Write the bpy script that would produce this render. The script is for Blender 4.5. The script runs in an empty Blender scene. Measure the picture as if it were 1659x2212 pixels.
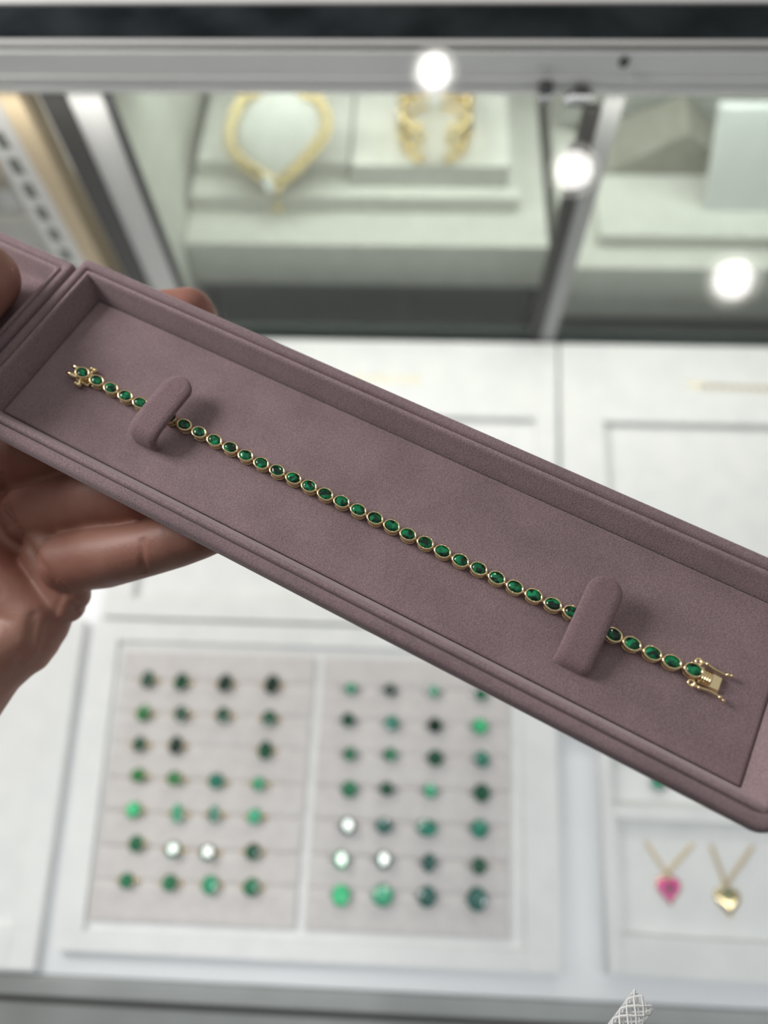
import bpy, bmesh, math, random
from math import sin, cos, pi, radians
from mathutils import Vector, Matrix
random.seed(7)
S = 0.001                      # everything below is laid out in millimetres
scn = bpy.context.scene
COL = scn.collection

# ------------------------------------------------------------------ camera
cam_d = bpy.data.cameras.new('camera')
cam = bpy.data.objects.new('camera', cam_d)
COL.objects.link(cam)
cam_d.sensor_fit = 'VERTICAL'
cam_d.sensor_height = 24.0
cam_d.lens = 24.0 * 1560.0 / 2212.0
cam_d.clip_start = 0.005
cam_d.clip_end = 50
# columns: camera right, camera up, camera back, in world axes (x right, y away, z up)
cam.matrix_world = Matrix(((0.9990, -0.0248, 0.0365, 0.0),
                           (0.0381, 0.9023, -0.4294, 0.0),
                           (-0.0223, 0.4304, 0.9024, 0.450),
                           (0, 0, 0, 1)))
cam_d.dof.use_dof = True
cam_d.dof.focus_distance = 0.179
cam_d.dof.aperture_fstop = cam_d.lens / 4.7
scn.camera = cam

# ------------------------------------------------------------------ exposure, world, lamps
scn.view_settings.view_transform = 'Standard'
scn.view_settings.look = 'None'
scn.view_settings.gamma = 1.0
scn.view_settings.exposure = 0.0
WORLD_STRENGTH = 0.235
LED_FRONT = 0.38
LED_BACK = 0.46
SOFT = 1.6
SPOT_EMIT = 40.0

w = bpy.data.worlds.new('shop_light')
scn.world = w
w.use_nodes = True
nt = w.node_tree
bg = nt.nodes['Background']
geo = nt.nodes.new('ShaderNodeTexCoord')
sep = nt.nodes.new('ShaderNodeSeparateXYZ')
ramp = nt.nodes.new('ShaderNodeValToRGB')
mr = nt.nodes.new('ShaderNodeMapRange')
mr.inputs['From Min'].default_value = -1
nt.links.new(geo.outputs['Generated'], sep.inputs[0])
nt.links.new(sep.outputs['Z'], mr.inputs['Value'])
nt.links.new(mr.outputs['Result'], ramp.inputs['Fac'])
el = ramp.color_ramp.elements
el[0].position = 0.0; el[0].color = (.25, .25, .26, 1)
el[1].position = 1.0; el[1].color = (2.1, 2.07, 2.0, 1)
e = el.new(.5); e.color = (.42, .42, .42, 1)
e = el.new(.68); e.color = (.70, .69, .68, 1)
e = el.new(.84); e.color = (1.5, 1.48, 1.44, 1)
# the photographer's side of the shop (towards -y) is darker
my = nt.nodes.new('ShaderNodeMapRange'); my.interpolation_type = 'SMOOTHSTEP'
my.inputs['From Min'].default_value = -.85; my.inputs['From Max'].default_value = .15
my.inputs['To Min'].default_value = .18; my.inputs['To Max'].default_value = 1.1
nt.links.new(sep.outputs['Y'], my.inputs['Value'])
vm = nt.nodes.new('ShaderNodeVectorMath'); vm.operation = 'SCALE'
nt.links.new(ramp.outputs['Color'], vm.inputs[0]); nt.links.new(my.outputs[0], vm.inputs['Scale'])
nt.links.new(vm.outputs[0], bg.inputs['Color'])
bg.inputs['Strength'].default_value = WORLD_STRENGTH

def area(name, loc, target, sx, sy, power, color=(1, 1, 1)):
    d = bpy.data.lights.new(name, 'AREA')
    d.shape = 'RECTANGLE'; d.size = sx * S; d.size_y = sy * S
    d.energy = power; d.color = color
    o = bpy.data.objects.new(name, d); COL.objects.link(o)
    o.location = Vector(loc) * S
    o.rotation_euler = (Vector(target) - Vector(loc)).to_track_quat('-Z', 'Y').to_euler()
    return o
# LED strips under the rims of the showcase, and one added soft fill light, unseen, low at upper left
area('led_strip_front', (60, -70, 208), (60, 60, 0), 640, 8, LED_FRONT, (.90, .95, 1.0))
area('led_strip_back', (60, 356, 205), (60, 240, 0), 640, 8, LED_BACK, (1.0, .97, .92))
area('led_strip_display', (60, 452, 199), (60, 500, 60), 640, 8, .44, (.93, 1.0, .95))
area('added_fill_light', (-580, 330, 640), (-60, 60, 285), 300, 220, SOFT * 2.6, (1.0, .97, .95))

# ------------------------------------------------------------------ materials
def mat(name, color, rough=.6, metal=0.0, **kw):
    m = bpy.data.materials.new(name); m.use_nodes = True
    b = m.node_tree.nodes['Principled BSDF']
    b.inputs['Base Color'].default_value = (*color, 1)
    b.inputs['Roughness'].default_value = rough
    b.inputs['Metallic'].default_value = metal
    for k, v in kw.items():
        b.inputs[k].default_value = v
    return m

def noisy(m, c0, c1, scale, detail=2, bump=0.0, bscale=None, lo=.35, hi=.65):
    n = m.node_tree; b = n.nodes['Principled BSDF']
    tc = n.nodes.new('ShaderNodeTexCoord')
    t = n.nodes.new('ShaderNodeTexNoise'); t.inputs['Scale'].default_value = scale; t.inputs['Detail'].default_value = detail
    r = n.nodes.new('ShaderNodeValToRGB')
    r.color_ramp.elements[0].position = lo; r.color_ramp.elements[0].color = (*c0, 1)
    r.color_ramp.elements[1].position = hi; r.color_ramp.elements[1].color = (*c1, 1)
    n.links.new(tc.outputs['Object'], t.inputs['Vector'])
    n.links.new(t.outputs['Fac'], r.inputs['Fac'])
    n.links.new(r.outputs['Color'], b.inputs['Base Color'])
    if bump:
        t2 = n.nodes.new('ShaderNodeTexNoise'); t2.inputs['Scale'].default_value = bscale or scale; t2.inputs['Detail'].default_value = 3
        bp = n.nodes.new('ShaderNodeBump'); bp.inputs['Strength'].default_value = bump; bp.inputs['Distance'].default_value = .0003
        n.links.new(tc.outputs['Object'], t2.inputs['Vector'])
        n.links.new(t2.outputs['Fac'], bp.inputs['Height'])
        n.links.new(bp.outputs['Normal'], b.inputs['Normal'])
    return m

def velvet(name, c, grain=.16, smudge=.16):
    """mauve suede: fine pile grain, broad brushed marks, sheen"""
    m = mat(name, c, .95)
    n = m.node_tree; b = n.nodes['Principled BSDF']
    b.inputs['Sheen Weight'].default_value = .35
    b.inputs['Sheen Roughness'].default_value = .5
    b.inputs['Sheen Tint'].default_value = (1, .88, .92, 1)
    b.inputs['Specular IOR Level'].default_value = .08
    tc = n.nodes.new('ShaderNodeTexCoord')
    def noise(scale, det):
        t = n.nodes.new('ShaderNodeTexNoise'); t.inputs['Scale'].default_value = scale; t.inputs['Detail'].default_value = det
        n.links.new(tc.outputs['Object'], t.inputs['Vector']); return t
    fine, broad = noise(2800, 3), noise(75, 2)
    def remap(t, lo, hi, a, z):
        q = n.nodes.new('ShaderNodeMapRange')
        q.inputs['From Min'].default_value = lo; q.inputs['From Max'].default_value = hi
        q.inputs['To Min'].default_value = a; q.inputs['To Max'].default_value = z
        n.links.new(t.outputs['Fac'], q.inputs['Value']); return q
    f = remap(fine, .3, .7, 1 - grain, 1 + grain); g = remap(broad, .3, .62, 1 - smudge, 1.0)
    mu = n.nodes.new('ShaderNodeMath'); mu.operation = 'MULTIPLY'
    n.links.new(f.outputs[0], mu.inputs[0]); n.links.new(g.outputs[0], mu.inputs[1])
    v = n.nodes.new('ShaderNodeVectorMath'); v.operation = 'SCALE'; v.inputs[0].default_value = c
    n.links.new(mu.outputs[0], v.inputs['Scale']); n.links.new(v.outputs[0], b.inputs['Base Color'])
    bp = n.nodes.new('ShaderNodeBump'); bp.inputs['Strength'].default_value = .55; bp.inputs['Distance'].default_value = .00025
    n.links.new(fine.outputs['Fac'], bp.inputs['Height']); n.links.new(bp.outputs['Normal'], b.inputs['Normal'])
    return m

def glass(name, tint, ior=1.45):
    m = bpy.data.materials.new(name); m.use_nodes = True
    n = m.node_tree; n.nodes.remove(n.nodes['Principled BSDF'])
    out = n.nodes['Material Output']
    tr = n.nodes.new('ShaderNodeBsdfTransparent'); tr.inputs['Color'].default_value = (*tint, 1)
    gl = n.nodes.new('ShaderNodeBsdfGlossy'); gl.inputs['Roughness'].default_value = 0.0
    fr = n.nodes.new('ShaderNodeFresnel'); fr.inputs['IOR'].default_value = ior
    mx = n.nodes.new('ShaderNodeMixShader')
    ge = n.nodes.new('ShaderNodeNewGeometry'); inv = n.nodes.new('ShaderNodeMath'); inv.operation = 'SUBTRACT'; inv.inputs[0].default_value = 1.0
    mu = n.nodes.new('ShaderNodeMath'); mu.operation = 'MULTIPLY'
    n.links.new(ge.outputs['Backfacing'], inv.inputs[1]); n.links.new(fr.outputs[0], mu.inputs[0]); n.links.new(inv.outputs[0], mu.inputs[1])
    n.links.new(mu.outputs[0], mx.inputs[0]); n.links.new(tr.outputs[0], mx.inputs[1]); n.links.new(gl.outputs[0], mx.inputs[2])
    n.links.new(mx.outputs[0], out.inputs['Surface'])
    return m

def gem(name, dark, light, scale=900, spec=.6):
    m = mat(name, dark, .06)
    n = m.node_tree; b = n.nodes['Principled BSDF']
    b.inputs['IOR'].default_value = 1.58
    b.inputs['Coat Weight'].default_value = .0; b.inputs['Coat Roughness'].default_value = .02
    b.inputs['Specular IOR Level'].default_value = spec
    tc = n.nodes.new('ShaderNodeTexCoord'); oi = n.nodes.new('ShaderNodeObjectInfo')
    add = n.nodes.new('ShaderNodeVectorMath'); add.operation = 'ADD'
    cb = n.nodes.new('ShaderNodeCombineXYZ')
    n.links.new(oi.outputs['Random'], cb.inputs[0]); n.links.new(oi.outputs['Random'], cb.inputs[1])
    n.links.new(tc.outputs['Object'], add.inputs[0]); n.links.new(cb.outputs[0], add.inputs[1])
    vo = n.nodes.new('ShaderNodeTexVoronoi'); vo.inputs['Scale'].default_value = scale
    no = n.nodes.new('ShaderNodeTexNoise'); no.inputs['Scale'].default_value = scale * .6; no.inputs['Detail'].default_value = 2
    n.links.new(add.outputs[0], vo.inputs['Vector']); n.links.new(add.outputs[0], no.inputs['Vector'])
    sp = n.nodes.new('ShaderNodeSeparateColor'); n.links.new(vo.outputs['Color'], sp.inputs[0])
    mu = n.nodes.new('ShaderNodeMath'); mu.operation = 'MULTIPLY'
    n.links.new(sp.outputs[0], mu.inputs[0]); n.links.new(no.outputs['Fac'], mu.inputs[1])
    r = n.nodes.new('ShaderNodeValToRGB')
    r.color_ramp.elements[0].position = .10; r.color_ramp.elements[0].color = (*dark, 1)
    r.color_ramp.elements[1].position = .52; r.color_ramp.elements[1].color = (*light, 1)
    n.links.new(mu.outputs[0], r.inputs['Fac']); n.links.new(r.outputs['Color'], b.inputs['Base Color'])
    return m

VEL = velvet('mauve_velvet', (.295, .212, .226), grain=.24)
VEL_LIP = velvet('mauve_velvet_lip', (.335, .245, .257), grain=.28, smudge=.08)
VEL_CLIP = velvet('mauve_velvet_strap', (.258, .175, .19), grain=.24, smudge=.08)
GOLD = mat('yellow_gold', (.95, .78, .46), .13, 1.0)
GOLD_D = mat('brushed_gold', (.84, .65, .32), .3, 1.0)
SILVER = mat('white_gold', (.75, .75, .76), .15, 1.0)
EMER = gem('emerald', (.0, .018, .008), (.002, .30, .115), spec=.35)
WHITE = noisy(mat('white_leatherette', (.8, .8, .79), .7), (.78, .785, .78), (.83, .83, .82), 60)
CREAM = noisy(mat('warm_white_fabric', (.76, .75, .70), .85), (.73, .72, .67), (.79, .78, .73), 80)
PAD = noisy(mat('pale_pink_grey_velvet', (.66, .61, .60), .95), (.61, .575, .565), (.66, .625, .615), 150)
DECK = mat('white_lacquer', (.80, .81, .83), .35)
STEEL = noisy(mat('brushed_steel', (.2, .21, .21), .4, .2), (.24, .25, .245), (.34, .35, .345), 14)
FASCIA = noisy(mat('satin_aluminium', (.78, .78, .77), .45, .0), (.84, .84, .83), (.90, .90, .89), 18)
BLACK = noisy(mat('black_gloss', (.018, .022, .024), .4, 0.0, **{'Specular IOR Level': .02}), (.012, .016, .018), (.03, .036, .04), 30)
DARK = mat('dark_bronze_metal', (.035, .033, .03), .45)
DARKGREY = mat('dark_grey_rubber', (.05, .052, .055), .6)
GREENGAP = mat('dark_green_glass_edge', (.035, .06, .05), .3)
BEIGE = mat('beige_wood_strip', (.62, .50, .33), .6)
RAILW = mat('white_painted_steel', (.80, .80, .78), .4)
SLOT = mat('slot_shadow_grey', (.16, .17, .155), .8)
PINK = mat('pink_enamel', (.80, .10, .36), .25)
PAPER = mat('white_paper_tag', (.85, .86, .85), .6)
GLASS_TOP = glass('clear_glass', (.985, .992, .988))
GLASS_FRONT = glass('green_tinted_glass', (.91, .935, .915))
SKIN = mat('skin', (.40, .20, .15), .5)
NAIL = mat('fingernail', (.78, .58, .52), .25)
FLOOR = noisy(mat('shop_floor', (.30, .29, .28), .5), (.26, .25, .24), (.34, .33, .32), 5)
WALL = mat('painted_wall', (.75, .75, .73), .8)
LAMP = bpy.data.materials.new('lamp_lens'); LAMP.use_nodes = True
_b = LAMP.node_tree.nodes['Principled BSDF']
_b.inputs['Emission Color'].default_value = (1, .97, .93, 1); _b.inputs['Emission Strength'].default_value = SPOT_EMIT

_b = SKIN.node_tree.nodes['Principled BSDF']
_b.inputs['Subsurface Weight'].default_value = .25
_b.inputs['Subsurface Radius'].default_value = (1.0, .35, .2)
_b.inputs['Subsurface Scale'].default_value = .0025
noisy(SKIN, (.42, .215, .16), (.33, .135, .10), 55, 3, bump=.25, bscale=900, lo=.35, hi=.7)

# ------------------------------------------------------------------ mesh helpers
class MB:
    def __init__(s): s.v = []; s.f = []
    def add(s, vs, fs):
        o = len(s.v); s.v += [tuple(p) for p in vs]; s.f += [tuple(i + o for i in f) for f in fs]; return s
    def hexa(s, b, t):      # bottom quad, top quad (both counter-clockwise)
        return s.add(list(b) + list(t), [(3, 2, 1, 0), (4, 5, 6, 7), (0, 1, 5, 4), (1, 2, 6, 5), (2, 3, 7, 6), (3, 0, 4, 7)])
    def box(s, x0, x1, y0, y1, z0, z1):
        q = [(x0, y0), (x1, y0), (x1, y1), (x0, y1)]
        return s.hexa([(*p, z0) for p in q], [(*p, z1) for p in q])
    def loft(s, rings, close=True, cap0=False, cap1=False):
        n = len(rings[0]); vs = [p for r in rings for p in r]; fs = []
        for k in range(len(rings) - 1):
            for i in range(n if close else n - 1):
                j = (i + 1) % n
                fs.append((k * n + i, k * n + j, (k + 1) * n + j, (k + 1) * n + i))
        if cap0: fs.append(tuple(range(n - 1, -1, -1)))
        if cap1: fs.append(tuple((len(rings) - 1) * n + i for i in range(n)))
        return s.add(vs, fs)
    def tube(s, pts, r, n=8, closed=False, caps=True):
        P = [Vector(p) for p in pts]; m = len(P); rs = r if isinstance(r, (list, tuple)) else [r] * m
        rings = []; up = None
        for i in range(m):
            a = P[(i - 1) % m] if (closed or i) else P[0]
            b = P[(i + 1) % m] if (closed or i < m - 1) else P[-1]
            t = (b - a).normalized()
            if up is None: up = t.orthogonal().normalized()
            up = (up - t * up.dot(t)).normalized(); sd = t.cross(up)
            rings.append([P[i] + (up * cos(2 * pi * k / n) + sd * sin(2 * pi * k / n)) * rs[i] for k in range(n)])
        if closed: rings.append(rings[0]); return s.loft(rings)
        return s.loft(rings, True, caps, caps)
    def ball(s, c, rx, ry=None, rz=None, n=12, m=8):
        ry = ry or rx; rz = rz or rx; c = Vector(c)
        rings = []
        for k in range(1, m):
            a = -pi / 2 + pi * k / m
            rings.append([(c.x + rx * cos(a) * cos(2 * pi * i / n), c.y + ry * cos(a) * sin(2 * pi * i / n), c.z + rz * sin(a)) for i in range(n)])
        vs = [p for r in rings for p in r] + [(c.x, c.y, c.z - rz), (c.x, c.y, c.z + rz)]
        fs = []
        for k in range(m - 2):
            for i in range(n):
                j = (i + 1) % n; fs.append((k * n + i, k * n + j, (k + 1) * n + j, (k + 1) * n + i))
        for i in range(n):
            j = (i + 1) % n; fs.append((len(vs) - 2, j, i)); fs.append((len(vs) - 1, (m - 2) * n + i, (m - 2) * n + j))
        return s.add(vs, fs)
    def prism(s, poly, z0, z1):
        n = len(poly)
        return s.loft([[(*p, z0) for p in poly], [(*p, z1) for p in poly]], True, True, True)

def obj(name, mb, material, parent=None, smooth=False, bevel=0.0, seg=2, subsurf=0):
    me = bpy.data.meshes.new(name)
    off = Vector((0, 0, 0))
    if parent is None:
        xs, ys, zs = zip(*mb.v)
        off = Vector(((min(xs) + max(xs)) / 2, (min(ys) + max(ys)) / 2, min(zs)))
    me.from_pydata([(Vector(p) - off) * S for p in mb.v], [], mb.f)
    b = bmesh.new(); b.from_mesh(me); bmesh.ops.recalc_face_normals(b, faces=b.faces); b.to_mesh(me); b.free()
    me.materials.append(material)
    if smooth:
        for p in me.polygons: p.use_smooth = True
    o = bpy.data.objects.new(name, me); COL.objects.link(o)
    o.location = off * S
    if parent: o.parent = parent
    if bevel:
        mo = o.modifiers.new('bevel', 'BEVEL'); mo.width = bevel * S; mo.segments = seg; mo.limit_method = 'ANGLE'
    if subsurf:
        mo = o.modifiers.new('subsurf', 'SUBSURF'); mo.levels = mo.render_levels = subsurf
    return o

def tag(o, label, cat, group=None):
    o['label'] = label; o['category'] = cat
    if group: o['group'] = group
    return o

def thing(name, loc, label, cat, group=None, rot=None):
    o = bpy.data.objects.new(name, None); COL.objects.link(o); o.empty_display_size = .01
    o.location = Vector(loc) * S
    if rot is not None: o.rotation_euler = rot
    return tag(o, label, cat, group)

def structure(o): o['kind'] = 'structure'; return o

def sweep_ring(x0, x1, y0, y1, prof, rad=.3, n=6, kl=.55, kr=.55):
    """closed rings round a rectangle; prof = [(offset outward, z), ...]"""
    rings = []
    for off, z in prof:
        X0, X1, Y0, Y1 = x0 - off, x1 + off, y0 - off, y1 + off
        ring = []
        for sx, sy, a0 in ((1, 1, 0), (0, 1, pi / 2), (0, 0, pi), (1, 0, 1.5 * pi)):
            r = max(.05, rad + off * (kr if sx else kl))
            cx = X1 - r if sx else X0 + r; cy = Y1 - r if sy else Y0 + r
            for k in range(n + 1):
                a = a0 + pi / 2 * k / n; ring.append((cx + r * cos(a), cy + r * sin(a), z))
        rings.append(ring)
    return rings

def ellipse(a, b, z, n=32, cx=0, cy=0):
    return [(cx + a * cos(2 * pi * k / n), cy + b * sin(2 * pi * k / n), z) for k in range(n)]

# ------------------------------------------------------------------ setting
structure(obj('floor', MB().box(-2500, 2500, -1800, 3600, -960, -940), FLOOR))
structure(obj('wall_back', MB().box(-2500, 2500, 3700, 3720, -940, 2400), WALL))

# ------------------------------------------------------------------ showcase
case = thing('display_case', (60, 150, -940), 'glass topped jewellery showcase with white deck and steel rims', 'display case')
CO = Vector((60, 150, -940))
def cpart(name, mb, m, **k):
    mb.v = [tuple(Vector(p) - CO) for p in mb.v]
    return obj(name, mb, m, case, **k)
cpart('base_cabinet', MB().box(-420, 520, -60, 620, -940, -100), WHITE)
cpart('deck', MB().box(-420, 520, -65.5, 365, -100, -8), DECK, bevel=1)
cpart('front_rail', MB().box(-420, 520, -75, -65.6, -20, -6), STEEL, bevel=.6)
cpart('rail_groove', MB().box(-420, 520, -79, -75, -30, -16), DARK)
cpart('front_frame', MB().box(-420, 520, -130, -79, -60, -14), STEEL, bevel=1)
cpart('well_floor', MB().box(-420, 520, 365, 620, -100, -76), GREENGAP)
cpart('deck_edge', MB().box(-420, 520, 364.6, 367, -76, -7.5), GREENGAP)
cpart('back_panel', MB().box(-420, 520, 620, 630, -76, 215), CREAM)
cpart('side_panel', MB().box(-190, -176, 386, 620, -76, 200), CREAM)
cpart('glass_edge', MB().box(-168, 88, 367.6, 369.5, -8, 9).box(109, 520, 367.6, 369.5, -8, 5), GREENGAP)
cpart('fascia', MB().box(-420, 520, 365, 410, 200.5, 221.3).box(-420, 520, 363.2, 365, 200.5, 203.5).box(-420, 520, 363.6, 365, 207.5, 209), FASCIA, bevel=.4)
cpart('fascia_trim', MB().box(-420, 520, 367.2, 370.3, 223.6, 224.4), RAILW)
cpart('black_top_rail', MB().box(-420, 520, 370.3, 399.5, 223.6, 224.6), BLACK)
cpart('top_cap', MB().box(-420, 520, 399.5, 440, 223.6, 226), FASCIA, bevel=.5)
cpart('top_glass', MB().box(-420, 520, -80, 440, 221.5, 223.5), GLASS_TOP)
cpart('front_glass', MB().box(-168, 88, 366, 367.5, -76, 201).box(108, 520, 366, 367.5, -76, 201), GLASS_FRONT)
cpart('post', MB().box(-207, -193, 364.5, 380, -8, 200.4), DARK, bevel=.5)
cpart('post', MB().box(-192.6, -172.6, 366, 374, -8, 200.4), mat('satin_steel_post', (.62, .62, .61), .5), bevel=.5)
cpart('post', MB().box(-172, -168.4, 364.5, 370, -8, 198), DARKGREY)
cpart('divider_post', MB().box(88, 96.5, 364.5, 372, -76, 190), DARK, bevel=.4)
GREYM = mat('grey_aluminium', (.40, .41, .40), .5)
cpart('divider_panel', MB().box(97, 108, 365, 376, -76, 200), GREYM, bevel=.4)
cpart('bracket', MB().box(61, 68, 358, 364, 199, 209), DARKGREY, bevel=1.5)
cpart('bracket', MB().ball((83, 361, 201), 6.5, 4, 5).ball((78, 361, 199), 4, 3, 3), DARKGREY, smooth=True)
cpart('screw', MB().ball((101.6, 364.5, 217), 2.6, 2, 2.6), DARKGREY, smooth=True)
cpart('divider_clip', MB().box(84, 87, 361, 365, 146, 172), DARKGREY, bevel=1)

# neighbouring wall cabinet at the left: beige strip and slotted white upright
st = tag(obj('wood_strip', MB().box(-231.5, -219.5, 366, 386, -100, 200.4), BEIGE, bevel=.5), 'narrow beige wood strip beside slotted white upright', 'trim')
up = thing('slotted_upright', (-244, 372, -100), 'white shelf upright with a row of slots at left', 'shelf upright')
m = MB().box(-11, 9.5, 0, 8, 0, 300)
obj('upright', m, RAILW, up, bevel=.5)
sl = MB()
for k in range(15): sl.box(-5.5, 1, -.4, .5, 98 + k * 18, 109 + k * 18)
obj('slot_row', sl, SLOT, up)

# ------------------------------------------------------------------ trays on the deck
def bil(q, a, b, z):
    (bl, br, tr, tl) = [Vector(p) for p in q]
    p = bl * (1 - a) * (1 - b) + br * a * (1 - b) + tr * a * b + tl * (1 - a) * b
    return (p.x, p.y, z)
def tray_mesh(q, wells, zb, zt, depth):
    """slab on quad q with rectangular wells (u0,u1,v0,v1) sunk from the top"""
    us = sorted({0, 1, *[t for wl in wells for t in wl[:2]]}); vs = sorted({0, 1, *[t for wl in wells for t in wl[2:]]})
    mb = MB()
    mb.hexa([bil(q, 0, 0, zb), bil(q, 1, 0, zb), bil(q, 1, 1, zb), bil(q, 0, 1, zb)],
            [bil(q, 0, 0, zt - depth), bil(q, 1, 0, zt - depth), bil(q, 1, 1, zt - depth), bil(q, 0, 1, zt - depth)])
    for i in range(len(us) - 1):
        for j in range(len(vs) - 1):
            uc, vc = (us[i] + us[i + 1]) / 2, (vs[j] + vs[j + 1]) / 2
            if any(a < uc < b and c < vc < d for a, b, c, d in wells): continue
            A = [(us[i], vs[j]), (us[i + 1], vs[j]), (us[i + 1], vs[j + 1]), (us[i], vs[j + 1])]
            mb.hexa([bil(q, *p, zt - depth) for p in A], [bil(q, *p, zt) for p in A])
    return mb
def top_mesh(mb, name, m, **k): return obj(name, mb, m, None, **k)

# ring tray
QR = [(-187, -53), (86, -53), (93, 132), (-203, 132)]
tag(top_mesh(tray_mesh(QR, [(.055, .93, .055, .925)], -8, 0, 3.2), 'ring_tray', WHITE, bevel=.4), 'wide white ring tray holding two ring pads, nearest the front rail', 'tray')

def ring_pad(q, rows, label):
    """padded insert: rolls of cloth with a slit at each ring row"""
    bl, br, tr, tl = q
    mb = MB(); n = 90
    ys = [bl[1] + (tl[1] - bl[1]) * k / n for k in range(n + 1)]
    rings = []
    for y in ys:
        d = min(abs(y - r) for r in rows)
        z = -.6 - 1.6 * math.exp(-(d / 1.1) ** 2)
        if y < bl[1] + 1 or y > tl[1] - 1: z -= .4
        t = (y - bl[1]) / (tl[1] - bl[1])
        xl = bl[0] + (tl[0] - bl[0]) * t; xr = br[0] + (tr[0] - br[0]) * t
        rings.append([(xl, y, -3.15), (xl, y, z - .3), (xl + .4, y, z), (xr - .4, y, z), (xr, y, z - .3), (xr, y, -3.15)])
    mb.loft(rings, True, True, True)
    return tag(obj('ring_pad', mb, PAD), label, 'ring pad', 'ring pads')
ROWY = [93, 73, 54.5, 35.5, 17, -1.5, -18.8]
ring_pad([(-172, -38), (-57.5, -38), (-57.5, 112), (-180, 112)], ROWY, 'pinkish grey ring pad on the left, set with gold rings')
ring_pad([(-52, -38), (59, -38), (65, 112), (-52, 112)], ROWY, 'pinkish grey ring pad on the right, set with silver rings')

# back trays with gold lettering
def lettering(name, x0, y0, n, pitch, h, parent, off, slope=0, script=False):
    mb = MB(); r = random.Random(n * 7 + int(x0))
    if script:
        pts = []
        for k in range(n * 8):
            t = k / 8.0
            pts.append((x0 + t * pitch + .5 * h * sin(2 * pi * t), y0 + slope * t * pitch + h * (.35 * cos(2 * pi * t) + (.55 if int(t) in (0,) else 0) * (1 - cos(2 * pi * t)) / 2), .25))
        mb.tube(pts, .55, 5)
    else:
        for k in range(n):
            x = x0 + k * pitch; y = y0 + slope * k * pitch
            mb.box(x, x + .9, y, y + h, .02, .3)
            if k % 3 != 1: mb.box(x + .9, x + pitch * .62, y + h - .9, y + h, .02, .3)
            if k % 2 == 0: mb.box(x + .9, x + pitch * .62, y, y + .9, .02, .3)
            if k % 4 == 3: mb.box(x + pitch * .5, x + pitch * .5 + .9, y, y + h, .02, .3)
    mb.v = [tuple(Vector(p) - off) for p in mb.v]
    return obj(name, mb, GOLD_D, parent)

def tray_thing(name, q, wells, zt, depth, label, group=None):
    c = Vector(((q[0][0] + q[1][0]) / 2, (q[0][1] + q[3][1]) / 2, -8))
    t = thing(name, c, label, 'tray', group)
    mb = tray_mesh(q, wells, -8, zt, depth); mb.v = [tuple(Vector(p) - c) for p in mb.v]
    obj('tray_body', mb, WHITE, t, bevel=.5)
    return t, c
ta, ca = tray_thing('display_tray', [(-200, 134), (95, 134), (110, 362), (-204, 362)], [(.06, .95, .06, .70)], 0, 6, 'white display tray with gold lettering behind the mauve box, left of the seam', 'lettered trays at the back of the deck')
lettering('gold_lettering', -44, 323.5, 9, 5.7, 5.4, ta, Vector((ca.x, ca.y, -8)), slope=-.02)
tb, cb_ = tray_thing('display_tray', [(97, 70), (420, 70), (420, 362), (112, 362)], [(.10, .96, .06, .76)], 0, 6, 'white display tray with gold script lettering and deep well, back right of deck', 'lettered trays at the back of the deck')
lettering('gold_script', 203, 324, 11, 6.6, 5.5, tb, Vector((cb_.x, cb_.y, -8)), slope=-.03, script=True)

# pendant tray
tp, cp = tray_thing('pendant_tray', [(110.5, -52), (300, -55), (300, 66), (115.5, 66)], [(.045, .96, .16, .645), (.035, .96, .71, .95)], 1, 6, 'white pendant tray with two wells and heart pendants, front right corner')
# left tray, mostly outside the picture
tl_, cl_ = tray_thing('display_tray', [(-400, -63), (-196, -63), (-211, 132), (-400, 132)], [(.50, .925, .10, .95)], -1, 4, 'plain white display tray at the far left below the hand')

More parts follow.
